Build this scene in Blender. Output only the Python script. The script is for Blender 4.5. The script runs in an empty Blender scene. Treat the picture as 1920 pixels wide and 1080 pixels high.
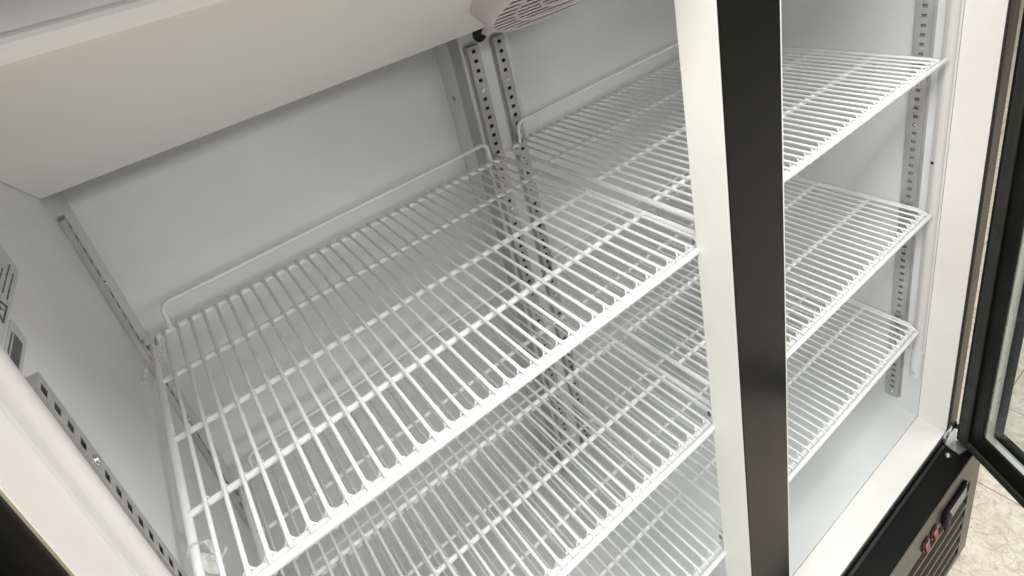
import bpy, bmesh, math, random
from mathutils import Vector, Matrix
random.seed(7)
S = bpy.context.scene
COL = S.collection

# ------------------------------------------------------------------ camera
cd = bpy.data.cameras.new('camera'); cam = bpy.data.objects.new('camera', cd); COL.objects.link(cam)
cd.sensor_width = 36; cd.lens = 1088.2558 / 1920 * 36
cd.shift_x = (960 - 904.7986) / 1920; cd.shift_y = (289.0848 - 540) / 1920
cd.clip_start = 0.02; cd.clip_end = 100
rt, dn, fw = Vector((0.80163666, -0.55408036, -0.2244407)), Vector((-0.40493874, -0.22709348, -0.88569361)), Vector((0.43977641, 0.8008892, -0.40641506))
M = Matrix.Identity(4)
for i in range(3):
    M[i][0] = rt[i]; M[i][1] = -dn[i]; M[i][2] = -fw[i]
M.translation = Vector((0.11556124, -0.36514069, 0.43761443))
cam.matrix_world = M
S.camera = cam

# ------------------------------------------------------------------ world, lamps, exposure
W = bpy.data.worlds.new('World'); S.world = W; W.use_nodes = True
bg = W.node_tree.nodes['Background']; bg.inputs[0].default_value = (0.98, 1.0, 1.0, 1); bg.inputs[1].default_value = 0.17
def troffer(x, y, power):
    l = bpy.data.lights.new('ceiling_lamp', 'AREA'); l.shape = 'RECTANGLE'; far = y < -2.5; l.size = 1.6 if far else 1.2; l.size_y = 1.3 if far else 0.45
    l.energy = power; l.color = (1.0, 1.0, 0.985)
    o = bpy.data.objects.new('ceiling_lamp', l); COL.objects.link(o); o.location = (x, y, 1.65)
for lx, ly, lp in [(-1.5, -0.60, 88), (0.15, -0.60, 26), (1.7, -0.60, 42), (3.4, -0.60, 40), (-4.5, -3.0, 200), (0.3, -3.4, 64), (1.7, -3.4, 80), (4.2, 1.0, 32)]:
    troffer(lx, ly, lp)
S.view_settings.view_transform = 'Standard'; S.view_settings.look = 'None'
S.view_settings.exposure = -0.06; S.view_settings.gamma = 1.0; S.view_settings.use_curve_mapping = False
S.render.engine = 'CYCLES'
S.cycles.max_bounces = 14; S.cycles.diffuse_bounces = 10; S.cycles.transparent_max_bounces = 12
S.cycles.use_denoising = True

# ------------------------------------------------------------------ materials
def new_mat(name):
    m = bpy.data.materials.new(name); m.use_nodes = True
    nt = m.node_tree
    return m, nt, nt.nodes['Principled BSDF'], nt.nodes, nt.links
def ramp(nodes, stops):
    r = nodes.new('ShaderNodeValToRGB'); e = r.color_ramp.elements
    while len(e) < len(stops): e.new(0.5)
    for i, (p, c) in enumerate(stops):
        e[i].position = p; e[i].color = (*c, 1) if len(c) == 3 else c
    return r
def coord(nodes, links, scale=(1, 1, 1)):
    t = nodes.new('ShaderNodeTexCoord'); mp = nodes.new('ShaderNodeMapping'); mp.inputs['Scale'].default_value = scale
    links.new(t.outputs['Object'], mp.inputs['Vector']); return mp.outputs['Vector']
def noise(nodes, links, vec, scale, detail=4, rough=0.55, dist=0):
    n = nodes.new('ShaderNodeTexNoise'); n.inputs['Scale'].default_value = scale; n.inputs['Detail'].default_value = detail
    n.inputs['Roughness'].default_value = rough; n.inputs['Distortion'].default_value = dist
    links.new(vec, n.inputs['Vector']); return n
def worn(name, c0, c1, rough=(0.35, 0.55), metallic=0.0, scale=6, stretch=(1, 1, 1), bump=0.0, bscale=220, spec=0.5, lo=0.35, hi=0.65, detail=5):
    """A surface with mottled tone, uneven gloss and a fine surface grain."""
    m, nt, b, N, L = new_mat(name)
    v = coord(N, L, stretch)
    n1 = noise(N, L, v, scale, detail, 0.6, 0.4)
    r = ramp(N, [(lo, c0), (hi, c1)]); L.new(n1.outputs['Fac'], r.inputs['Fac']); L.new(r.outputs['Color'], b.inputs['Base Color'])
    n2 = noise(N, L, v, scale * 3.1, 4, 0.6)
    mr = N.new('ShaderNodeMapRange'); mr.inputs['From Min'].default_value = 0.3; mr.inputs['From Max'].default_value = 0.7
    mr.inputs['To Min'].default_value = rough[0]; mr.inputs['To Max'].default_value = rough[1]
    L.new(n2.outputs['Fac'], mr.inputs['Value']); L.new(mr.outputs['Result'], b.inputs['Roughness'])
    b.inputs['Metallic'].default_value = metallic; b.inputs['Specular IOR Level'].default_value = spec
    if bump:
        n3 = noise(N, L, v, bscale, 3, 0.6); bp = N.new('ShaderNodeBump'); bp.inputs['Strength'].default_value = bump; bp.inputs['Distance'].default_value = 0.0006
        L.new(n3.outputs['Fac'], bp.inputs['Height']); L.new(bp.outputs['Normal'], b.inputs['Normal'])
    return m
def flat(name, c, rough=0.5, metallic=0.0, spec=0.5):
    return worn(name, tuple(x * 0.93 for x in c), c, (rough * 0.85, min(1, rough * 1.15)), metallic, 14, bump=0.02, spec=spec)

LINER = worn('liner_white', (0.645, 0.657, 0.657), (0.70, 0.712, 0.712), (0.32, 0.5), 0, 4, bump=0.05, bscale=500)
CREAM = worn('cream_plastic', (0.80, 0.775, 0.735), (0.83, 0.806, 0.765), (0.3, 0.45), 0, 7, bump=0.06, bscale=350)
POST = worn('mullion_white', (0.80, 0.785, 0.74), (0.84, 0.825, 0.78), (0.28, 0.5), 0, 9, (1, 1, 0.5), bump=0.10, bscale=140)
COVER = worn('cover_plastic', (0.752, 0.749, 0.735), (0.785, 0.782, 0.768), (0.30, 0.44), 0, 4, (2.2, 0.8, 0.8), bump=0.08, bscale=300, lo=0.2, hi=0.8, detail=2)
EPOXY = worn('white_epoxy', (0.75, 0.755, 0.752), (0.80, 0.805, 0.80), (0.25, 0.4), 0, 30, bump=0.05, bscale=160)
STEEL = worn('galvanised_steel', (0.40, 0.40, 0.385), (0.54, 0.54, 0.52), (0.36, 0.58), 0.55, 28, (1, 1, 0.25), bump=0.05, bscale=300)
CLIPM = worn('clip_steel', (0.45, 0.45, 0.43), (0.55, 0.55, 0.53), (0.3, 0.45), 0.8, 30)
CHROME = worn('bright_steel', (0.62, 0.62, 0.61), (0.74, 0.74, 0.73), (0.14, 0.3), 1.0, 30)
BLACK = worn('black_paint', (0.006, 0.006, 0.006), (0.009, 0.009, 0.0085), (0.36, 0.42), 0, 9, bump=0.05, bscale=900, spec=0.14)
POSTBLACK = worn('black_post_steel', (0.007, 0.007, 0.006), (0.009, 0.009, 0.008), (0.20, 0.23), 0, 3, (30, 30, 0.3), spec=0.13)
FRAMEWARM = worn('steel_with_warm_reflection', (0.088, 0.077, 0.066), (0.12, 0.105, 0.091), (0.36, 0.5), 0.5, 5, (14, 14, 0.25), bump=0.05, bscale=400)  # warm reflection put into the steel's colour, right frame only
LOUVRE = worn('dark_louvre', (0.030, 0.027, 0.024), (0.042, 0.038, 0.034), (0.4, 0.55), 0.4, 12)
GRILLE = worn('bronze_grey_steel', (0.115, 0.102, 0.09), (0.16, 0.144, 0.127), (0.38, 0.52), 0.6, 5, (0.4, 12, 12), bump=0.04, bscale=400)
RUBBER = worn('black_rubber', (0.012, 0.012, 0.012), (0.022, 0.022, 0.021), (0.5, 0.7), 0, 20)
SLOTSHADE = flat('slot_shade', (0.10, 0.095, 0.09), 0.7)  # dark colour stands in for the shade inside the slots
SLOTLIT = flat('slot_shade_lit', (0.40, 0.40, 0.39), 0.6)  # paler copy, painting the light that reaches the right wall's slots
DARK = flat('dark_cavity', (0.012, 0.012, 0.012), 0.8)
GUARD = worn('pinkish_grey_plastic', (0.60, 0.54, 0.548), (0.66, 0.60, 0.607), (0.35, 0.5), 0, 10, bump=0.03)
TUBE = worn('lamp_plastic', (0.60, 0.585, 0.56), (0.66, 0.645, 0.62), (0.25, 0.4), 0, 6, (1, 1, 0.15))
GLOSSBLACK = worn('gloss_black', (0.008, 0.008, 0.008), (0.016, 0.015, 0.014), (0.12, 0.3), 0, 40)
LABEL = worn('label_silver', (0.46, 0.47, 0.46), (0.54, 0.55, 0.54), (0.3, 0.45), 0.15, 30)
INK = flat('ink', (0.09, 0.09, 0.092), 0.5)
MARK = flat('white_marks', (0.72, 0.72, 0.68), 0.5)
FILM = worn('white_film', (0.72, 0.71, 0.67), (0.82, 0.81, 0.77), (0.3, 0.5), 0, 60)
FILM.node_tree.nodes['Principled BSDF'].inputs['Alpha'].default_value = 0.5
SPACER = worn('spacer_aluminium', (0.55, 0.545, 0.51), (0.60, 0.595, 0.56), (0.24, 0.34), 0.35, 5, detail=1)
COLSHADE = worn('column_shade_grey', (0.40, 0.40, 0.39), (0.46, 0.46, 0.45), (0.4, 0.55), 0, 8)  # grey that stands in for shade on the column's left face
GASKET = flat('cream_gasket', (0.38, 0.35, 0.22), 0.5)
m, nt, b, N, L = new_mat('red_switch_plastic'); RED = m
b.inputs['Base Color'].default_value = (0.19, 0.008, 0.014, 1); b.inputs['Roughness'].default_value = 0.22
b.inputs['Coat Weight'].default_value = 0.4
# glass pane
GLASS = bpy.data.materials.new('clear_glass'); GLASS.use_nodes = True; nt = GLASS.node_tree; nt.nodes.clear()
o_ = nt.nodes.new('ShaderNodeOutputMaterial'); tr = nt.nodes.new('ShaderNodeBsdfTransparent'); gl = nt.nodes.new('ShaderNodeBsdfGlossy')
tr.inputs['Color'].default_value = (0.95, 0.965, 0.955, 1); gl.inputs['Roughness'].default_value = 0.02
mx = nt.nodes.new('ShaderNodeMixShader'); lwt = nt.nodes.new('ShaderNodeLayerWeight'); pw = nt.nodes.new('ShaderNodeMath'); pw.operation = 'POWER'; pw.inputs[1].default_value = 5; fr = nt.nodes.new('ShaderNodeMapRange'); fr.inputs['To Min'].default_value = 0.02; fr.inputs['To Max'].default_value = 0.9; nt.links.new(lwt.outputs['Facing'], pw.inputs[0]); nt.links.new(pw.outputs[0], fr.inputs[0])
nt.links.new(fr.outputs[0], mx.inputs[0]); nt.links.new(tr.outputs[0], mx.inputs[1]); nt.links.new(gl.outputs[0], mx.inputs[2]); nt.links.new(mx.outputs[0], o_.inputs[0])
# veined floor tiles
FLOOR, nt, b, N, L = new_mat('veined_vinyl_tile')
v = coord(N, L)
nb = noise(N, L, v, 34, 8, 0.72, 0.8)
base = ramp(N, [(0.30, (0.35, 0.30, 0.23)), (0.46, (0.50, 0.445, 0.355)), (0.62, (0.61, 0.56, 0.465))]); L.new(nb.outputs['Fac'], base.inputs['Fac'])
wob = noise(N, L, v, 9, 4, 0.6); wadd = N.new('ShaderNodeVectorMath'); wadd.operation = 'MULTIPLY_ADD'; wadd.inputs[1].default_value = (0.10, 0.10, 0.0)
L.new(wob.outputs['Color'], wadd.inputs[0]); L.new(v, wadd.inputs[2])
def veins(rotz, sc, thick):
    mp = N.new('ShaderNodeMapping'); mp.inputs['Rotation'].default_value = (0, 0, rotz); mp.inputs['Scale'].default_value = (sc, sc * 0.38, 1)
    L.new(wadd.outputs[0], mp.inputs['Vector'])
    vo = N.new('ShaderNodeTexVoronoi'); vo.feature = 'DISTANCE_TO_EDGE'; vo.inputs['Scale'].default_value = 1; L.new(mp.outputs[0], vo.inputs['Vector'])
    rr = ramp(N, [(0.0, (1, 1, 1)), (thick, (0, 0, 0))]); L.new(vo.outputs['Distance'], rr.inputs['Fac']); return rr.outputs['Color']
va, vb = veins(0.7, 34, 0.024), veins(-0.75, 41, 0.020)
mxv = N.new('ShaderNodeMath'); mxv.operation = 'MAXIMUM'; L.new(va, mxv.inputs[0]); L.new(vb, mxv.inputs[1])
msk = noise(N, L, v, 22, 3, 0.6); mm = N.new('ShaderNodeMath'); mm.operation = 'MULTIPLY'; L.new(mxv.outputs[0], mm.inputs[0]); L.new(msk.outputs['Fac'], mm.inputs[1])
mixv = N.new('ShaderNodeMixRGB'); mixv.inputs['Color2'].default_value = (0.24, 0.175, 0.11, 1); L.new(mm.outputs[0], mixv.inputs['Fac']); L.new(base.outputs['Color'], mixv.inputs['Color1'])
br = N.new('ShaderNodeTexBrick'); br.offset = 0; br.inputs['Scale'].default_value = 1; br.inputs['Mortar Size'].default_value = 0.0016; br.inputs['Brick Width'].default_value = 0.305; br.inputs['Row Height'].default_value = 0.305
br.inputs['Color1'].default_value = (0, 0, 0, 1); br.inputs['Color2'].default_value = (0, 0, 0, 1); br.inputs['Mortar'].default_value = (1, 1, 1, 1)
L.new(v, br.inputs['Vector'])
mixt = N.new('ShaderNodeMixRGB'); mixt.inputs['Color2'].default_value = (0.20, 0.13, 0.08, 1); L.new(br.outputs['Color'], mixt.inputs['Fac']); L.new(mixv.outputs[0], mixt.inputs['Color1'])
L.new(mixt.outputs[0], b.inputs['Base Color']); b.inputs['Roughness'].default_value = 0.42

# ------------------------------------------------------------------ mesh helpers
def ident(x, y, z): return (x, y, z)
def box(bm, x0, x1, y0, y1, z0, z1, bev=0.0, f=ident, seg=2):
    vs = [bm.verts.new(f(x, y, z)) for x in (x0, x1) for y in (y0, y1) for z in (z0, z1)]
    q = [(0, 1, 3, 2), (4, 6, 7, 5), (0, 4, 5, 1), (2, 3, 7, 6), (0, 2, 6, 4), (1, 5, 7, 3)]
    fs = [bm.faces.new([vs[i] for i in k]) for k in q]
    bmesh.ops.recalc_face_normals(bm, faces=fs)
    if bev > 0:
        es = list({e for fc in fs for e in fc.edges})
        bmesh.ops.bevel(bm, geom=es, offset=bev, segments=seg, affect='EDGES', profile=0.5)
def tube(bm, pts, r, n=10, closed=False, caps=True):
    pts = [Vector(p) for p in pts]; k = len(pts); rings = []
    def tan(i):
        a = pts[(i - 1) % k] if closed or i > 0 else pts[i]; c = pts[(i + 1) % k] if closed or i < k - 1 else pts[i]
        return (c - a).normalized()
    t0 = tan(0); up = Vector((0, 0, 1)) if abs(t0.z) < 0.9 else Vector((1, 0, 0))
    nrm = (up - up.dot(t0) * t0).normalized()
    for i in range(k):
        t = tan(i); nrm = (nrm - nrm.dot(t) * t).normalized(); bn = t.cross(nrm)
        rings.append([bm.verts.new(pts[i] + r * (math.cos(2 * math.pi * j / n) * nrm + math.sin(2 * math.pi * j / n) * bn)) for j in range(n)])
    for i in range(k if closed else k - 1):
        a, c = rings[i], rings[(i + 1) % k]
        for j in range(n):
            fc = bm.faces.new((a[j], a[(j + 1) % n], c[(j + 1) % n], c[j])); fc.smooth = True
    if caps and not closed:
        for i, sgn in ((0, -1), (k - 1, 1)):
            t = tan(i) * sgn; ring = rings[i]; mid = [bm.verts.new(pts[i] + t * r * 0.45 + (v_.co - pts[i]) * 0.78) for v_ in ring]
            tip = bm.verts.new(pts[i] + t * r * 0.72)
            for j in range(n):
                fc = bm.faces.new((ring[j], ring[(j + 1) % n], mid[(j + 1) % n], mid[j])); fc.smooth = True
                fc = bm.faces.new((mid[j], mid[(j + 1) % n], tip)); fc.smooth = True
    bmesh.ops.recalc_face_normals(bm, faces=bm.faces)
def prism(bm, poly, axis, a0, a1):
    """polygon of 2-D points, extruded along the axis (the other two coordinates in xyz order)"""
    def P(p, a):
        return (a, p[0], p[1]) if axis == 0 else ((p[0], a, p[1]) if axis == 1 else (p[0], p[1], a))
    A = [bm.verts.new(P(p, a0)) for p in poly]; B = [bm.verts.new(P(p, a1)) for p in poly]; n = len(poly)
    fs = [bm.faces.new(A), bm.faces.new(B[::-1])] + [bm.faces.new((A[i], B[i], B[(i + 1) % n], A[(i + 1) % n])) for i in range(n)]
    bmesh.ops.recalc_face_normals(bm, faces=fs); return fs
def disc(bm, c, axis, r, h, n=20, r2=None):
    """short cylinder/cone along an axis vector"""
    axis = Vector(axis).normalized(); c = Vector(c); u = axis.orthogonal().normalized(); w = axis.cross(u); r2 = r if r2 is None else r2
    A = [bm.verts.new(c + r * (math.cos(2 * math.pi * i / n) * u + math.sin(2 * math.pi * i / n) * w)) for i in range(n)]
    B = [bm.verts.new(c + axis * h + r2 * (math.cos(2 * math.pi * i / n) * u + math.sin(2 * math.pi * i / n) * w)) for i in range(n)]
    fs = [bm.faces.new(A), bm.faces.new(B[::-1])]
    for i in range(n):
        fc = bm.faces.new((A[i], B[i], B[(i + 1) % n], A[(i + 1) % n])); fc.smooth = True; fs.append(fc)
    bmesh.ops.recalc_face_normals(bm, faces=fs)
def obj(name, bm, mat, parent=None, label=None):
    me = bpy.data.meshes.new(name); bm.to_mesh(me); bm.free(); me.materials.append(mat)
    o = bpy.data.objects.new(name, me); COL.objects.link(o); o.parent = parent
    if label: o['label'] = label
    return o
def BM(): return bmesh.new()
def boxobj(name, dims, mat, parent=None, bev=0.0, label=None, f=ident):
    bm = BM(); box(bm, *dims, bev=bev, f=f); return obj(name, bm, mat, parent, label)
def thing(name, label, cat, loc=(0, 0, 0), group=None):
    o = bpy.data.objects.new(name, None); COL.objects.link(o); o.location = loc; o.empty_display_size = 0.05
    o['label'] = label; o['category'] = cat
    if group: o['group'] = group
    return o
def arc(cx, cy, r, a0, a1, n=6):
    return [(cx + r * math.cos(math.radians(a0 + (a1 - a0) * i / n)), cy + r * math.sin(math.radians(a0 + (a1 - a0) * i / n))) for i in range(n + 1)]

# ------------------------------------------------------------------ store floor
XL, XR, YF, YB, ZF, ZC = -0.016, 1.262, -0.042, 0.565, -0.864, 0.62
XO0, XO1, ZG = -0.058, 1.304, -1.292
bm = BM(); vs = [bm.verts.new(p) for p in ((-8, -8, ZG), (10, -8, ZG), (10, 8, ZG), (-8, 8, ZG))]; bm.faces.new(vs)
fl = obj('floor', bm, FLOOR); fl['kind'] = 'structure'

# ------------------------------------------------------------------ refrigerator cabinet
F = thing('display_refrigerator', 'two-door merchandiser refrigerator with white interior, black mullion and both glass doors open', 'refrigerator', (0.62, 0.25, ZG))
LOCO = Vector((0.62, 0.25, ZG))
def part(name, bm, mat, parent=F, label=None):
    if parent is F: bmesh.ops.translate(bm, verts=bm.verts, vec=-LOCO)
    return obj(name, bm, mat, parent, label)
def pbox(name, dims, mat, bev=0.0, label=None):
    bm = BM(); box(bm, *dims, bev=bev); return part(name, bm, mat, F, label)
JY = 0.0135
pbox('inner_side_wall', (XL - 0.03, XL, JY, YB + 0.02, ZF - 0.02, ZC), LINER)
pbox('inner_side_wall', (XR, XR + 0.03, JY, YB + 0.02, ZF - 0.02, ZC), LINER)
pbox('back_wall', (XL, XR, YB, YB + 0.02, ZF - 0.02, ZC), LINER)
pbox('liner_floor', (XL, XR, JY, YB, ZF - 0.02, ZF), LINER)
pbox('liner_ceiling', (XL - 0.03, XR + 0.03, JY, YB + 0.02, ZC, ZC + 0.02), LINER)
# cream breaker strips round the opening
pbox('side_jamb', (XL - 0.03, XL + 0.0004, YF, JY - 0.0008, ZF - 0.001, ZC - 0.06), CREAM, 0.0006)
pbox('side_jamb', (XR - 0.0004, XR + 0.03, YF, JY - 0.0008, ZF - 0.001, ZC - 0.06), CREAM, 0.0006)
pbox('door_sill', (XL + 0.001, XR - 0.001, YF, JY - 0.0008, ZF - 0.02, ZF + 0.0004), CREAM, 0.0006)
pbox('top_jamb', (XL - 0.03, XR + 0.03, YF, JY - 0.0008, ZC - 0.059, ZC), CREAM, 0.0006)
# yellowish edge lip beside the left frame
pbox('edge_lip', (XL - 0.0008, XL + 0.0002, YF - 0.0012, YF - 0.0004, ZF, ZC - 0.06), GASKET)
# outer shell
pbox('outer_side_panel', (XO0, XO0 + 0.010, YF - 0.001, YB + 0.06, ZG + 0.04, 0.72), BLACK, 0.002)
pbox('outer_side_panel', (XO1 - 0.010, XO1, YF - 0.001, YB + 0.06, ZG + 0.04, 0.72), BLACK, 0.002)
pbox('outer_back_panel', (XO0 + 0.011, XO1 - 0.011, YB + 0.045, YB + 0.058, ZG + 0.04, 0.72), BLACK)
pbox('outer_top_panel', (XO0 + 0.011, XO1 - 0.011, YF, YB + 0.044, 0.70, 0.72), BLACK)
pbox('front_header', (XO0 + 0.011, XO1 - 0.011, YF - 0.05, YF - 0.002, 0.565, 0.72), BLACK, 0.003)
# front frame, one dark steel: right side coloured with its warm reflection, left black
pbox('front_frame', (XO0 + 0.011, XL - 0.0010, YF - 0.0045, YF - 0.0005, ZF - 0.02, 0.56), BLACK, 0.0008)
pbox('front_frame', (XR + 0.0035, XO1 - 0.0005, YF - 0.0045, YF - 0.0015, ZF + 0.004, 0.56), FRAMEWARM, 0.0008)
pbox('frame_seam', (XR + 0.0002, XR + 0.0034, YF - 0.003, YF - 0.0006, ZF, 0.56), RUBBER)

# centre column on the back wall with its side flange and drain hole
CX0, CX1, CY = 0.5855, 0.684, 0.475
pbox('centre_column', (CX0, CX1, CY, YB - 0.0005, ZF, ZC), LINER, 0.003)
pbox('column_flange', (CX0 - 0.0022, CX0 - 0.0003, 0.515, YB - 0.001, ZF + 0.001, ZC), LINER, 0.0005)
def screw(c, axis, r=0.0042, mat=CHROME, parent=F):
    bm = BM(); disc(bm, c, axis, r, 0.0012, 16, r * 0.92); bm2 = c
    a = Vector(axis).normalized(); disc(bm, Vector(c) + a * 0.0012, a, r * 0.8, 0.0012, 16, r * 0.45)
    return part('screw', bm, mat, parent)
def slotcross(c, axis, r): pass
screw((CX0 - 0.0022, 0.5395, 0.106), (-1, 0, 0), 0.0052, STEEL)
screw((CX0 - 0.0022, 0.5395, -0.60), (-1, 0, 0), 0.0052, STEEL)
pbox('column_shade_strip', (CX0 - 0.0014, CX0 - 0.0002, CY + 0.006, 0.5145, ZF + 0.001, ZC), COLSHADE, 0.0004)  # strip added to darken the column side as if shaded
bm = BM(); disc(bm, (0.6275, CY - 0.0006, 0.2195), (0, -1, 0), 0.0145, 0.0012, 32); part('drain_hole', bm, DARK)
bm = BM(); tube(bm, [(0.6275 + 0.0152 * math.cos(a), CY - 0.001, 0.2195 + 0.0152 * math.sin(a)) for a in [2 * math.pi * i / 32 for i in range(32)]], 0.0011, 6, True); part('drain_grommet', bm, LINER)

# slotted shelf standards
def standard(u0, u1, face, base, z0, z1, plane, slot_u, pitch, zfirst, screws, sw=0.0075, sh=0.0062, back=None, plate=0.0012):
    """channel: u = in-plane horizontal axis, face/base = out-of-plane coordinate of its face / of the wall. plane 'y' faces -Y, 'x' faces +-X"""
    def P(u, d, z): return (u, d, z) if plane == 'y' else (d, u, z)
    bm = BM(); s = 1 if base > face else -1; th = plate * s
    def slab(ua, ub, za, zb, d0, d1):
        vs = [bm.verts.new(P(u, d, z)) for u in (ua, ub) for d in (d0, d1) for z in (za, zb)]
        fs = [bm.faces.new([vs[i] for i in k]) for k in [(0, 1, 3, 2), (4, 6, 7, 5), (0, 4, 5, 1), (2, 3, 7, 6), (0, 2, 6, 4), (1, 5, 7, 3)]]
        bmesh.ops.recalc_face_normals(bm, faces=fs)
    sa, sb = slot_u - sw / 2, slot_u + sw / 2
    slab(u0, sa, z0, z1, face, face + th); slab(sb, u1, z0, z1, face, face + th)
    zs = []; z = zfirst; k = 0
    while z > z0 + 0.008:
        if z < z1 - 0.004 and k not in screws: zs.append(z)
        z -= pitch; k += 1
    prev = z1
    for z in zs:
        slab(sa, sb, z + sh / 2, prev, face, face + th); prev = z - sh / 2
    slab(sa, sb, z0, prev, face, face + th)
    slab(u0, u0 + 0.0012, z0, z1, face + th, base); slab(u1 - 0.0012, u1, z0, z1, face + th, base)      # side webs
    slab(u0 - 0.004, u0, z0, z1, base - th * 0.9, base - th * 0.02); slab(u1, u1 + 0.003, z0, z1, base - th * 0.9, base - th * 0.02)  # feet
    slab(u0 + 0.0012, u1 - 0.0012, z1 - 0.001, z1, face + th, base)
    o = part('shelf_standard', bm, STEEL)
    ax = (0, -1, 0) if plane == 'y' else ((1, 0, 0) if face > base else (-1, 0, 0))
    for k in screws:
        z = zfirst - pitch * k
        if z > z0:
            bm = BM(); c = Vector(P(slot_u, face, z)) - LOCO; a = Vector(ax)
            disc(bm, c, a, 0.0046, 0.0012, 18, 0.0042); disc(bm, c + a * 0.0012, a, 0.0034, 0.0014, 18, 0.0016)
            obj('screw', bm, CHROME, o)
    bm = BM(); box(bm, *( (u0 + 0.0013, u1 - 0.0013, min(base - th * 0.05, base - th * 0.6), max(base - th * 0.05, base - th * 0.6), z0, z1 - 0.002) if plane == 'y' else (min(base - th * 0.05, base - th * 0.6), max(base - th * 0.05, base - th * 0.6), u0 + 0.0013, u1 - 0.0013, z0, z1 - 0.002)))
    bmesh.ops.translate(bm, verts=bm.verts, vec=-LOCO); obj('slot_shade_back', bm, back or SLOTSHADE, o)  # backing plate added to carry the painted slot shade
    return o
SCR = {4, 18, 32, 46, 54}
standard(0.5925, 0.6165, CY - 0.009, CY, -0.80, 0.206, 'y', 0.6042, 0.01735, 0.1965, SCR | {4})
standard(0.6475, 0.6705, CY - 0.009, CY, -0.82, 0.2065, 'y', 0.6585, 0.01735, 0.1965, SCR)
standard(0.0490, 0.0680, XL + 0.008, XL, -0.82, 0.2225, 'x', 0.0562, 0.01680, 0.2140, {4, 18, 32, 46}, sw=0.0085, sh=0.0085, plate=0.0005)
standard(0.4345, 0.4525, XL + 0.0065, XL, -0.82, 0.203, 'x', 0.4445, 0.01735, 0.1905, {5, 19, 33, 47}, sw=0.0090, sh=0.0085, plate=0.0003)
standard(0.0535, 0.0795, XR - 0.0075, XR, -0.832, 0.215, 'x', 0.0655, 0.01720, 0.2118, {20, 35, 50, 60}, back=SLOTLIT)
standard(0.404, 0.429, XR - 0.0075, XR, -0.832, 0.215, 'x', 0.4165, 0.01720, 0.2118, {20, 35, 50, 60}, back=SLOTLIT)

# mullion between the two openings
MX0, MX1, MY0, MY1 = 0.575, 0.6738, -0.029, 0.0195
pbox('mullion', (MX0, MX1 - 0.001, MY0 + 0.0012, MY1, ZF, ZC - 0.06), POST, 0.0015)
pbox('mullion_face', (MX0 + 0.0004, MX1 - 0.0016, MY0 - 0.0008, MY0 + 0.0010, ZF, ZC - 0.06), POSTBLACK, 0.0004)
pbox('mullion_edge_strip', (MX1 - 0.0014, MX1 + 0.0010, MY0 - 0.0005, MY0 + 0.010, ZF, ZC - 0.06), POST, 0.0003)

# vertical lamp tubes just inside both jambs
def lamp(wall, sgn, y0, z0, z1):
    prof = [(0, y0), (0.0045, y0 - 0.0002)] + [(0.0052 + 0.0066 * math.sin(math.radians(a)), y0 + 0.0075 - 0.0075 * math.cos(math.radians(a))) for a in range(10, 91, 16)]
    prof += [(0.0117, y0 + 0.0105), (0.0098, y0 + 0.0142), (0.0095, y0 + 0.0148), (0.0070, y0 + 0.0185), (0, y0 + 0.0195)]
    bm = BM(); fs = prism(bm, [(wall + sgn * a, y) for a, y in prof], 2, z0, z1)
    o = part('lamp_tube', bm, TUBE)
    return o
lamp(XL, 1, 0.0195, -0.67, ZC - 0.06)
lamp(XR, -1, 0.0165, -0.672, ZC - 0.06)
for wall, s, y0 in ((XL, 1, 0.0195), (XR, -1, 0.0165)):
    bm = BM()
    prof = [(0.0003, y0 - 0.0015), (0.006, y0 - 0.0018)] + [(0.0068 + 0.0072 * math.sin(math.radians(a)), y0 + 0.0085 - 0.0100 * math.cos(math.radians(a))) for a in range(10, 171, 20)] + [(0.006, y0 + 0.0190), (0.0003, y0 + 0.0190)]
    prism(bm, [(wall + s * a, y) for a, y in prof], 2, -0.742, -0.668)
    box(bm, *sorted((wall + s * 0.0003, wall + s * 0.0040)), y0 + 0.0192, y0 + 0.0330, -0.716, -0.640, bev=0.001)
    o = part('tube_end_clip', bm, LINER)
    for (d, y, z) in ((0.0041, y0 + 0.026, -0.668), (0.0138, y0 + 0.0085, -0.727)):
        bm = BM(); c = Vector((wall + s * d, y, z)) - LOCO; disc(bm, c, (s, 0, 0), 0.0034, 0.0012, 16, 0.0026); obj('screw', bm, STEEL, o)
screw((XR - 0.0100, 0.0315, -0.202), (-1, 0, 0), 0.003, RUBBER)

# sloped evaporator cover with a rolled front edge
SB, ST = Vector((0, 0.415, 0.241)), Vector((0, 0.090, 0.406))
SD = (ST - SB).normalized(); SN = Vector((0, -SD.z, SD.y))
prof = [(0.4165, 0.2437), (0.415, 0.241), (0.092, 0.4050), (0.0875, 0.4078), (0.0852, 0.4110), (0.0846, 0.4150), (0.0850, 0.4190), (0.0868, 0.4225), (0.0900, 0.4243), (0.0945, 0.4250), (0.102, 0.4245), (0.250, 0.4190), (0.254, 0.4215), (0.256, ZC - 0.001)]
ins = [(0.259, ZC - 0.001), (0.257, 0.4180), (0.253, 0.4155), (0.102, 0.4212), (0.0945, 0.4216), (0.0915, 0.4210), (0.0893, 0.4195), (0.0881, 0.4170), (0.0878, 0.4125), (0.0895, 0.4098), (0.0935, 0.4077)]
bm = BM(); prism(bm, prof + ins, 0, XL + 0.0008, XR - 0.003)
for fc in bm.faces:
    if len(fc.verts) == 4: fc.smooth = False
cover = part('evaporator_cover', bm, COVER)
bm = BM(); box(bm, 0.600, 0.622, -0.006, 0.010, 0.0, 0.012, 0.002, lambda u, v, w: tuple(SB + SD * v + SN * w + Vector((u, 0, 0))))
box(bm, 0.603, 0.619, -0.016, -0.004, 0.001, 0.0065, 0.001, lambda u, v, w: tuple(SB + SD * v + SN * w + Vector((u, 0, 0))))
bmesh.ops.translate(bm, verts=bm.verts, vec=-LOCO); obj('drain_spout', bm, GUARD, cover)

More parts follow.
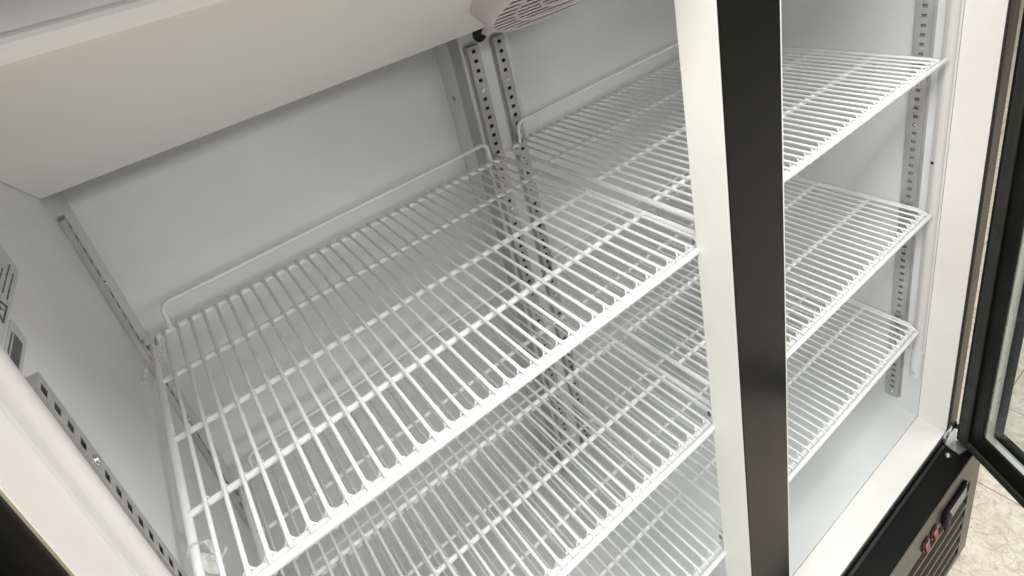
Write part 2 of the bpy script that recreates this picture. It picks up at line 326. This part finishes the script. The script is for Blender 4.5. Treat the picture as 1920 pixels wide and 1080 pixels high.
# round louvred fan guard on the slope
GU, GV = 0.682, 0.205
def gp(u, v, w): return tuple(SB + SD * (GV + v) + SN * w + Vector((GU + u, 0, 0)))
bm = BM(); n = 72; loops = []
for r, w in ((0.183, 0.0005), (0.180, 0.006), (0.175, 0.020), (0.1715, 0.028), (0.168, 0.0315), (0.1635, 0.0325), (0.1625, 0.029), (0.1625, 0.010)):
    loops.append([bm.verts.new(gp(r * math.cos(2 * math.pi * i / n), r * math.sin(2 * math.pi * i / n), w)) for i in range(n)])
for a, c in zip(loops, loops[1:]):
    for i in range(n):
        fc = bm.faces.new((a[i], a[(i + 1) % n], c[(i + 1) % n], c[i])); fc.smooth = True
bmesh.ops.recalc_face_normals(bm, faces=bm.faces)
guard = part('fan_guard', bm, GUARD)
bm = BM(); loops = [bm.verts.new(gp(0.1620 * math.cos(2 * math.pi * i / n), 0.1620 * math.sin(2 * math.pi * i / n), 0.0035)) for i in range(n)]; bm.faces.new(loops)
bmesh.ops.translate(bm, verts=bm.verts, vec=-LOCO); obj('fan_opening', bm, worn('shadowed_recess', (0.10, 0.075, 0.078), (0.13, 0.10, 0.105), (0.6, 0.8)), guard)
k = 0; v_ = -0.153
while v_ < 0.160:
    hw = math.sqrt(max(0.0, 0.1632 ** 2 - v_ ** 2))
    bm = BM(); box(bm, -hw, hw, v_ - 0.0047, v_ + 0.0047, 0.0304, 0.0313, 0.0003, gp, 1)
    bmesh.ops.translate(bm, verts=bm.verts, vec=-LOCO); obj('guard_louvre', bm, GUARD, guard)
    v_ += 0.0180
for r in (0.055, 0.092, 0.130):
    bm = BM(); tube(bm, [Vector(gp(r * math.cos(2 * math.pi * i / 56), r * math.sin(2 * math.pi * i / 56), 0.0305)) - LOCO for i in range(56)], 0.0028, 8, True)
    obj('guard_rib', bm, GUARD, guard)

# lower ledge, grille and controls
GY, GZ0 = -0.098, -0.876
pbox('front_ledge', (XO0 + 0.001, XO1, GY + 0.0022, YF - 0.006, GZ0 - 0.012, GZ0), BLACK, 0.0012)
pbox('ledge_riser', (XO0 + 0.011, XO1 - 0.0005, YF - 0.0055, YF - 0.0025, GZ0 - 0.012, ZF - 0.0015), BLACK, 0.0006)
pbox('ledge_gasket', (0.02, 1.228, YF - 0.0125, YF - 0.0062, GZ0 + 0.0003, GZ0 + 0.0042), RUBBER, 0.0015)
bm = BM(); gx1 = XO1 + 0.002; rows = [-0.968 - 0.0475 * i for i in range(6)]; SHT = 0.0375; sx0, sx1 = 0.02, 1.258
box(bm, XO0, gx1, GY, GY + 0.002, rows[0], GZ0 + 0.001)
for i, z in enumerate(rows):
    box(bm, XO0, gx1, GY, GY + 0.002, (rows[i + 1] if i < 5 else -1.262), z - SHT)
    box(bm, XO0, sx0, GY, GY + 0.002, z - SHT, z); box(bm, sx1, gx1, GY, GY + 0.002, z - SHT, z)
box(bm, gx1 - 0.002, gx1, GY + 0.0021, YF - 0.004, -1.262, GZ0 + 0.001)
box(bm, XO0, gx1, GY + 0.0021, GY + 0.012, -1.262, -1.258)
grille = part('lower_grille', bm, GRILLE)
bm = BM(); box(bm, XO0 + 0.003, gx1 - 0.004, GY + 0.045, GY + 0.047, -1.255, GZ0 - 0.02); bmesh.ops.translate(bm, verts=bm.verts, vec=-LOCO); obj('grille_backing', bm, DARK, grille)
for z in rows:
    bm = BM()
    prism(bm, [(GY + 0.0005, z - SHT + 0.0004), (GY + 0.0018, z - SHT + 0.0004), (GY + 0.0230, z - 0.001), (GY + 0.0215, z - 0.001)], 0, sx0, sx1 - 0.001)
    bmesh.ops.translate(bm, verts=bm.verts, vec=-LOCO); obj('grille_louvre', bm, LOUVRE, grille)
for cx in (1.030, 1.067):
    bm = BM(); box(bm, cx - 0.0115, cx + 0.0115, GY - 0.004, GY - 0.0002, -0.9550, -0.9250, 0.0012); bmesh.ops.translate(bm, verts=bm.verts, vec=-LOCO); sw = obj('switch_bezel', bm, GLOSSBLACK, grille)
    bm = BM(); prism(bm, [(GY - 0.004, -0.9525), (GY - 0.0105, -0.9515), (GY - 0.0070, -0.940), (GY - 0.0055, -0.9290), (GY - 0.004, -0.9280)], 0, cx - 0.0085, cx + 0.0085)
    bmesh.ops.bevel(bm, geom=list(bm.edges), offset=0.0009, segments=2, affect='EDGES')
    bmesh.ops.translate(bm, verts=bm.verts, vec=-LOCO); obj('rocker_switch', bm, RED, grille)
bm = BM(); box(bm, 1.108, 1.214, GY - 0.0065, GY - 0.0002, -0.966, -0.9215, 0.003); bmesh.ops.translate(bm, verts=bm.verts, vec=-LOCO); obj('controller_bezel', bm, BLACK, grille)
bm = BM(); box(bm, 1.119, 1.2065, GY - 0.0085, GY - 0.0066, -0.962, -0.9255, 0.0008); bmesh.ops.translate(bm, verts=bm.verts, vec=-LOCO); obj('controller_screen', bm, GLOSSBLACK, grille)
bm = BM(); box(bm, 1.1015, 1.1175, GY - 0.015, GY - 0.0067, -0.969, -0.9195, 0.004); bmesh.ops.translate(bm, verts=bm.verts, vec=-LOCO); obj('controller_cap', bm, RUBBER, grille)
bm = BM()
for (x, z, w, h) in ((1.196, -0.9335, 0.004, 0.0012), (1.1995, -0.9365, 0.0012, 0.006), (1.196, -0.9400, 0.004, 0.0012), (1.193, -0.9365, 0.0012, 0.006), (1.207, -0.933, 0.006, 0.0014), (1.207, -0.939, 0.006, 0.0014), (1.2045, -0.936, 0.0012, 0.006), (1.190, -0.952, 0.010, 0.0014), (1.203, -0.952, 0.008, 0.0014), (1.214, -0.950, 0.0045, 0.003)):
    x -= 0.016; box(bm, x - w / 2, x + w / 2, GY - 0.0091, GY - 0.0086, z - h / 2, z + h / 2)
bmesh.ops.translate(bm, verts=bm.verts, vec=-LOCO); obj('controller_marks', bm, MARK, grille)
screw((1.211, -0.0655, GZ0), (0, 0, 1), 0.0058, CHROME)
# hinge bracket of the right door
bm = BM()
prism(bm, [(1.2330, -0.0500), (1.2700, -0.0485), (1.2860, -0.0485), (1.2900, -0.060), (1.2860, -0.080), (1.2500, -0.086), (1.2260, -0.0800), (1.2280, -0.064)], 2, GZ0 + 0.0012, GZ0 + 0.0046)
prism(bm, [(1.2330, -0.0470)] + arc(1.2480, -0.0650, 0.0180, 140, 60, 6) + [(1.2750, -0.0480), (1.2750, -0.0455), (1.2380, -0.0452)], 2, GZ0 + 0.0048, GZ0 + 0.020)
bmesh.ops.bevel(bm, geom=list(bm.edges), offset=0.0007, segments=2, affect='EDGES')
disc(bm, (1.2700, -0.066, GZ0 + 0.0047), (0, 0, 1), 0.006, 0.003, 20)
part('hinge_bracket', bm, CLIPM)
# castors carry the cabinet (hidden by the grille)
for x in (0.02, 1.22):
    for y in (0.0, 0.50):
        bm = BM(); disc(bm, (x - 0.012, y, ZG + 0.021), (1, 0, 0), 0.021, 0.024, 20); part('castor', bm, RUBBER)
pbox('machine_base', (XO0 + 0.011, XO1 - 0.011, -0.03, YB + 0.04, ZG + 0.042, ZF - 0.045), BLACK)

# glass doors
def make_door(hx, hy, d, n, zb, zt, wid, mir):
    def dv(a, t, z): return (hx + d[0] * a - n[0] * t, hy + d[1] * a - n[1] * t, z)
    st, rl, T = 0.057, 0.0705, 0.046
    bm = BM()
    box(bm, 0, st, 0, T, zb, zt, 0.0015, dv); box(bm, wid - st, wid, 0, T, zb, zt, 0.0015, dv)
    box(bm, st + 0.0002, wid - st - 0.0002, 0.0004, T, zb, zb + rl, 0.0012, dv); box(bm, st + 0.0002, wid - st - 0.0002, 0.0004, T, zt - rl, zt, 0.0012, dv)
    bmesh.ops.recalc_face_normals(bm, faces=bm.faces)
    D = part('glass_door', bm, BLACK)
    def sub(name, bm, mat):
        bmesh.ops.recalc_face_normals(bm, faces=bm.faces); bmesh.ops.translate(bm, verts=bm.verts, vec=-LOCO); return obj(name, bm, mat, D)
    bm = BM()
    for (a0, a1, z0, z1) in ((0.012, 0.031, zb + 0.012, zt - 0.012), (wid - 0.031, wid - 0.012, zb + 0.012, zt - 0.012), (0.0312, wid - 0.0312, zb + 0.012, zb + 0.031), (0.0312, wid - 0.0312, zt - 0.031, zt - 0.012)):
        box(bm, a0, a1, -0.0075, -0.0003, z0, z1, 0.003, dv)
    sub('door_gasket', bm, RUBBER)
    a0, a1, z0, z1 = st, wid - st, zb + rl, zt - rl
    bm = BM(); box(bm, a0 + 0.0002, a1 - 0.0002, 0.0022, 0.0048, z0 + 0.0002, z1 - 0.0002, 0, dv); sub('inner_pane', bm, GLASS)
    bm = BM(); box(bm, a0 + 0.0002, a1 - 0.0002, 0.0265, 0.0305, z0 + 0.0002, z1 - 0.0002, 0, dv); sub('outer_pane', bm, GLASS)
    bm = BM(); w = 0.0035
    for (p0, p1, q0, q1) in ((a0 + 0.0004, a0 + w, z0 + 0.0004, z1), (a1 - w, a1 - 0.0004, z0, z1), (a0 + w, a1 - w, z0 + 0.0004, z0 + w), (a0 + w, a1 - w, z1 - w, z1 - 0.0004)):
        box(bm, p0, p1, 0.0050, 0.0200, q0, q1, 0.0004, dv)
    spc = sub('glazing_spacer', bm, SPACER)
    bm = BM(); w2 = 0.0155
    for (p0, p1, q0, q1) in ((a0 + 0.0004, a0 + w2, z0 + 0.0004, z1), (a1 - w2, a1 - 0.0004, z0, z1), (a0 + w2, a1 - w2, z0 + 0.0004, z0 + w2), (a0 + w2, a1 - w2, z1 - w2, z1 - 0.0004)):
        box(bm, p0, p1, 0.0252, 0.0262, q0, q1, 0, dv)
    sub('glass_border', bm, RUBBER)
    bm = BM(); a = a0 + 0.02
    while a < a1 - 0.02:
        box(bm, a, a + 0.0016, 0.0165, 0.0175, z0 + w - 0.0002, z0 + w + 0.0002, 0, dv); a += 0.0042
    sub('spacer_perforation', bm, INK)
    return D
q = math.hypot(0.51, 0.86)
make_door(1.2582, -0.0617, (-0.51 / q, -0.86 / q), (-0.86 / q, 0.51 / q), -0.868, 0.555, 0.655, 1)
make_door(-0.0335, -0.0555, (-0.5, -0.866), (0.866, -0.5), -0.868, 0.555, 0.655, -1)

# stickers on the left inner wall
def lw(y0, y1, z0, z1, h0=0.0003, h1=0.0006): return (XL + h0, XL + h1, y0, y1, z0, z1)
bm = BM(); prism(bm, [(0.060, 0.249), (0.189, 0.249)] + arc(0.189, 0.252, 0.003, -90, 0, 4) + arc(0.189, 0.337, 0.003, 0, 90, 4) + [(0.060, 0.340)], 0, XL + 0.0002, XL + 0.0005)
lab = part('warning_sticker', bm, LABEL, F, 'grey sticker with lines of small black print and a warning triangle')
bm = BM(); rnd = random.Random(3)
for i in range(14):
    z = 0.333 - i * 0.0060; y = 0.128 + (0.010 if i % 5 == 0 else 0); yend = 0.183 - rnd.random() * 0.03
    while y < yend:
        w = 0.003 + rnd.random() * 0.008; box(bm, *lw(y, min(y + w, yend), z - 0.0010, z + 0.0006, 0.0006, 0.0007)); y += w + 0.0016
bmesh.ops.translate(bm, verts=bm.verts, vec=-LOCO); obj('printed_lines', bm, INK, lab)
bm = BM()
for (p0, p1) in (((0.094, 0.2535), (0.118, 0.2535)), ((0.118, 0.2535), (0.106, 0.2735)), ((0.106, 0.2735), (0.094, 0.2535)), ((0.106, 0.2575), (0.106, 0.2665))):
    a, b2 = Vector((XL + 0.0006, *p0)), Vector((XL + 0.0006, *p1)); tube(bm, [a, b2], 0.0007, 6)
bmesh.ops.translate(bm, verts=bm.verts, vec=-LOCO); obj('warning_triangle', bm, INK, lab)
bm = BM(); prism(bm, [(0.052, 0.2265), (0.1095, 0.2265)] + arc(0.1095, 0.2295, 0.003, -90, 0, 4) + arc(0.1095, 0.2440, 0.003, 0, 90, 4) + [(0.052, 0.2470)], 0, XL + 0.0002, XL + 0.0005)
lab = part('barcode_sticker', bm, LABEL, F, 'small grey sticker with a black barcode')
bm = BM(); y = 0.068
while y < 0.100:
    w = rnd.choice((0.0006, 0.0010, 0.0016)); box(bm, *lw(y, y + w, 0.2305, 0.2405, 0.0006, 0.0007)); y += w + rnd.choice((0.0005, 0.0009))
y = 0.070
while y < 0.098:
    box(bm, *lw(y, y + 0.0016, 0.2420, 0.2440, 0.0006, 0.0007)); y += 0.0026
bmesh.ops.translate(bm, verts=bm.verts, vec=-LOCO); obj('barcode', bm, INK, lab)

# ------------------------------------------------------------------ wire shelves
SW, PITCH, NW = 0.6075, 0.0175, 34
RY, BY, RR, WR, CR = 0.0286, 0.4600, 0.0042, 0.00215, 0.0036
ZR = -WR - RR + 0.0008; ZCB = -WR - CR + 0.0006
def web(bm, cx, cy, sx, sy, R, zbar, zwire):
    """coating fillet in the corner between a wire and the bar under it"""
    aa = [math.pi / 2 * i / 5 for i in range(6)]
    pts = [(cx + sx * R - sx * R * math.cos(a), cy + sy * R - sy * R * math.sin(a), zwire + (zbar - zwire) * (a / (math.pi / 2))) for a in aa]
    pts = [(cx, cy, (zbar + zwire) / 2)] + pts
    A = [bm.verts.new((x, y, z + 0.0013)) for x, y, z in pts]; B = [bm.verts.new((x, y, z - 0.0013)) for x, y, z in pts]; n = len(pts); fs = []
    for i in range(1, n - 1):
        fs += [bm.faces.new((A[0], A[i], A[i + 1])), bm.faces.new((B[0], B[i + 1], B[i]))]
    for i in range(n): fs.append(bm.faces.new((A[i], B[i], B[(i + 1) % n], A[(i + 1) % n])))
    bmesh.ops.recalc_face_normals(bm, faces=fs)
def make_shelf(label):
    t = thing('wire_shelf', label, 'shelf', (0, 0, 0), 'white coated wire shelves inside the refrigerator')
    R = 0.018
    ring = arc(R, BY - R, R, 180, 90, 6) + arc(SW - R, BY - R, R, 90, 0, 6) + arc(SW - R, RY + R, R, 0, -90, 6) + arc(R, RY + R, R, 270, 180, 6)
    bm = BM(); tube(bm, [(x, y, ZR) for x, y in ring], RR, 12, True); obj('outer_frame', bm, EPOXY, t)
    for y in (0.1276, 0.2360, 0.3500):
        bm = BM(); tube(bm, [(0.002, y, ZCB), (SW - 0.002, y, ZCB)], CR, 10); obj('crossbar', bm, EPOXY, t)
    bm = BM(); tube(bm, [(0.031, 0.0180, 0.0004), (SW - 0.0315, 0.0180, 0.0004)], 0.0042, 12); obj('front_bar', bm, EPOXY, t)
    bm = BM(); h = 0.037
    pts = [(0.0265, BY - 0.001, ZR), (0.028, BY - 0.003, h - 0.014)] + [(0.028 + 0.013 - 0.013 * math.cos(a), BY - 0.004, h - 0.013 + 0.013 * math.sin(a)) for a in [math.pi / 2 * i / 5 for i in range(1, 6)]]
    pts += [(SW - p[0], p[1], p[2]) for p in pts[::-1]]
    tube(bm, pts, 0.0033, 10); obj('back_rail', bm, EPOXY, t)
    bm = BM(); tube(bm, [(0, BY + 0.001, 0.0002), (0, 0.24, 0), (0, RY - 0.001, 0), (0, RY - 0.006, -0.0025), (0, 0.0197, -0.0046), (0, 0.0186, -0.0053), (0, 0.0180, -0.0056)], WR, 8)
    for s in (-1, 1):
        web(bm, s * WR * 0.85, RY + RR * 0.93, s, 1, 0.0052, ZR, -0.0008)
        web(bm, s * WR * 0.85, BY - RR * 0.93, s, -1, 0.0030, ZR, -0.0010)
        for y in (0.1276, 0.2360, 0.3500):
            for q_ in (-1, 1): web(bm, s * WR * 0.85, y + q_ * CR * 0.93, s, q_, 0.0026, ZCB, -0.0010)
    w0 = obj('shelf_wire', bm, EPOXY, t); w0.location.x = PITCH
    for i in range(2, NW + 1):
        c = w0.copy(); COL.objects.link(c); c.parent = t
        c.location = (PITCH * i + random.uniform(-0.0004, 0.0004), 0, random.uniform(-0.0001, 0.0001)); c.rotation_euler = (0, 0, random.uniform(-0.0011, 0.0011))
    return t
def copy_shelf(src, loc, label, bar=0.0):
    r = src.copy(); COL.objects.link(r); r.location = loc; r['label'] = label
    for ch in list(src.children):
        c = ch.copy(); COL.objects.link(c); c.parent = r
        if ch.name == 'front_bar': c.location.x += bar
    return r
s1 = make_shelf('topmost white wire shelf in the left compartment, large in the foreground')
RX = 0.636
copy_shelf(s1, (0.624, 0, 0.010), 'topmost white wire shelf in the right compartment, beyond the black mullion', 0.024)
copy_shelf(s1, (0, 0, -0.300), 'middle white wire shelf in the left compartment, seen below the foreground shelf')
copy_shelf(s1, (RX, 0, -0.300), 'middle white wire shelf in the right compartment, between the other two', 0.012)
copy_shelf(s1, (0, 0, -0.587), 'lowest white wire shelf in the left compartment, at the bottom of the picture')
copy_shelf(s1, (RX, 0, -0.587), 'lowest white wire shelf in the right compartment, just above the white floor', 0.012)

# ------------------------------------------------------------------ shelf clips
def clip(x, y, z, ax, label, group=None):
    """bent steel tab: ax = direction out of the standard"""
    t = None
    bm = BM(); a = Vector(ax); s = Vector((0, 0, 1)).cross(a)
    def f(u, v, w): return tuple(a * u + s * v + Vector((0, 0, w)))
    box(bm, -0.002, 0.0012, -0.0065, 0.0065, -0.014, 0.010, 0.0006, f)
    box(bm, 0.0013, 0.0150, -0.0065, 0.0065, -0.0045, -0.0025, 0.0006, f)
    box(bm, 0.0135, 0.0150, -0.0065, 0.0065, -0.0024, 0.0040, 0.0005, f)
    box(bm, -0.006, -0.0021, -0.003, 0.003, 0.003, 0.0075, 0.0006, f)
    bmesh.ops.recalc_face_normals(bm, faces=bm.faces)
    o = obj('shelf_clip', bm, CLIPM); o.location = (x, y, z); o['label'] = label; o['category'] = 'clip'
    o['group'] = 'steel clips holding the shelves'
    return o
zc = -0.0075
clip(XL + 0.0080, 0.4445, zc + 0.004, (1, 0, 0), 'steel clip on the left wall standard at the topmost shelf back corner')
clip(XL + 0.0080, 0.4445, zc - 0.296, (1, 0, 0), 'steel clip on the left rear standard under the middle shelf')
clip(0.6025, MY1 + 0.008, zc - 0.002, (0, 1, 0), 'shiny clip beside the white mullion at the topmost left shelf')
clip(0.6000, MY1 + 0.008, zc - 0.302, (0, 1, 0), 'shiny clip beside the white mullion at the middle left shelf')
clip(0.6000, MY1 + 0.008, zc - 0.589, (0, 1, 0), 'shiny clip beside the white mullion at the lowest left shelf')
clip(0.6042, CY - 0.0105, zc + 0.001, (0, -1, 0), 'clip on the left centre standard at the topmost left shelf')
clip(0.6585, CY - 0.0105, zc + 0.017, (0, -1, 0), 'clip on the right centre standard at the topmost right shelf')
clip(0.6042, CY - 0.0105, zc - 0.299, (0, -1, 0), 'clip on the left centre standard at the middle left shelf')
clip(0.6585, CY - 0.0105, zc - 0.299, (0, -1, 0), 'clip on the right centre standard at the middle right shelf')
clip(XR - 0.009, 0.0655, zc - 0.299, (-1, 0, 0), 'clip on the right wall standard at the middle right shelf')
clip(XR - 0.009, 0.0655, zc - 0.586, (-1, 0, 0), 'clip on the right wall standard at the lowest right shelf')

# ------------------------------------------------------------------ torn film left on the shelf
def strip(bm, pts, w, th=0.0004):
    pts = [Vector(p) for p in pts]; prev = None
    for i, p in enumerate(pts):
        t = (pts[min(i + 1, len(pts) - 1)] - pts[max(i - 1, 0)]).normalized()
        s = t.cross(Vector((0.3, 0.2, 1))).normalized(); k = w * (0.45 + 0.75 * random.random()); nn = t.cross(s).normalized() * th
        cur = [bm.verts.new(p - s * k / 2), bm.verts.new(p + s * k / 2), bm.verts.new(p + s * k / 2 + nn), bm.verts.new(p - s * k / 2 + nn)]
        if prev:
            for j in range(4): bm.faces.new((prev[j], prev[(j + 1) % 4], cur[(j + 1) % 4], cur[j]))
        else: bm.faces.new(cur)
        prev = cur
    bm.faces.new(prev[::-1]); bmesh.ops.recalc_face_normals(bm, faces=bm.faces)
bm = BM()
strip(bm, [(0.001, 0.398, 0.0), (0.006, 0.396, 0.003), (0.010, 0.402, 0.004), (0.0145, 0.410, 0.006), (0.0195, 0.412, 0.010)], 0.0032)
strip(bm, [(0.010, 0.402, 0.004), (0.011, 0.392, 0.003), (0.0105, 0.384, -0.001), (0.012, 0.376, -0.004)], 0.0026)
strip(bm, [(0.001, 0.398, 0.0), (-0.004, 0.390, 0.004), (-0.007, 0.380, 0.008), (-0.008, 0.366, 0.012), (-0.0105, 0.352, 0.010)], 0.0034)
strip(bm, [(-0.004, 0.390, 0.004), (-0.0075, 0.392, 0.010), (-0.011, 0.384, 0.013)], 0.0026)
strip(bm, [(-0.0105, 0.352, 0.010), (-0.0125, 0.336, 0.018), (-0.013, 0.328, 0.017)], 0.0042)
o = obj('film_scrap', bm, FILM); o['label'] = 'frayed white plastic film scrap on the left rail near the back corner'; o['category'] = 'film scrap'; o['group'] = 'torn film scraps on the shelf'
bm = BM()
strip(bm, [(0.0045 * math.cos(a) , 0.094 - 0.004 * a * 0.6, ZR + 0.0045 * math.sin(a)) for a in [0.5 * i for i in range(14)]], 0.006, 0.0003)
strip(bm, [(0.004, 0.092, ZR), (0.010, 0.089, -0.004), (0.014, 0.083, -0.008), (0.012, 0.076, -0.012), (0.008, 0.079, -0.014)], 0.0075)
strip(bm, [(0.004, 0.080, ZR), (0.011, 0.074, -0.010), (0.018, 0.070, -0.011), (0.0235, 0.072, -0.007)], 0.0085)
strip(bm, [(0.004, 0.076, ZR), (0.010, 0.066, -0.012), (0.016, 0.062, -0.016)], 0.010)
o = obj('film_scrap', bm, FILM); o['label'] = 'torn clear film wrapped round the left rail near the front'; o['category'] = 'film scrap'; o['group'] = 'torn film scraps on the shelf'
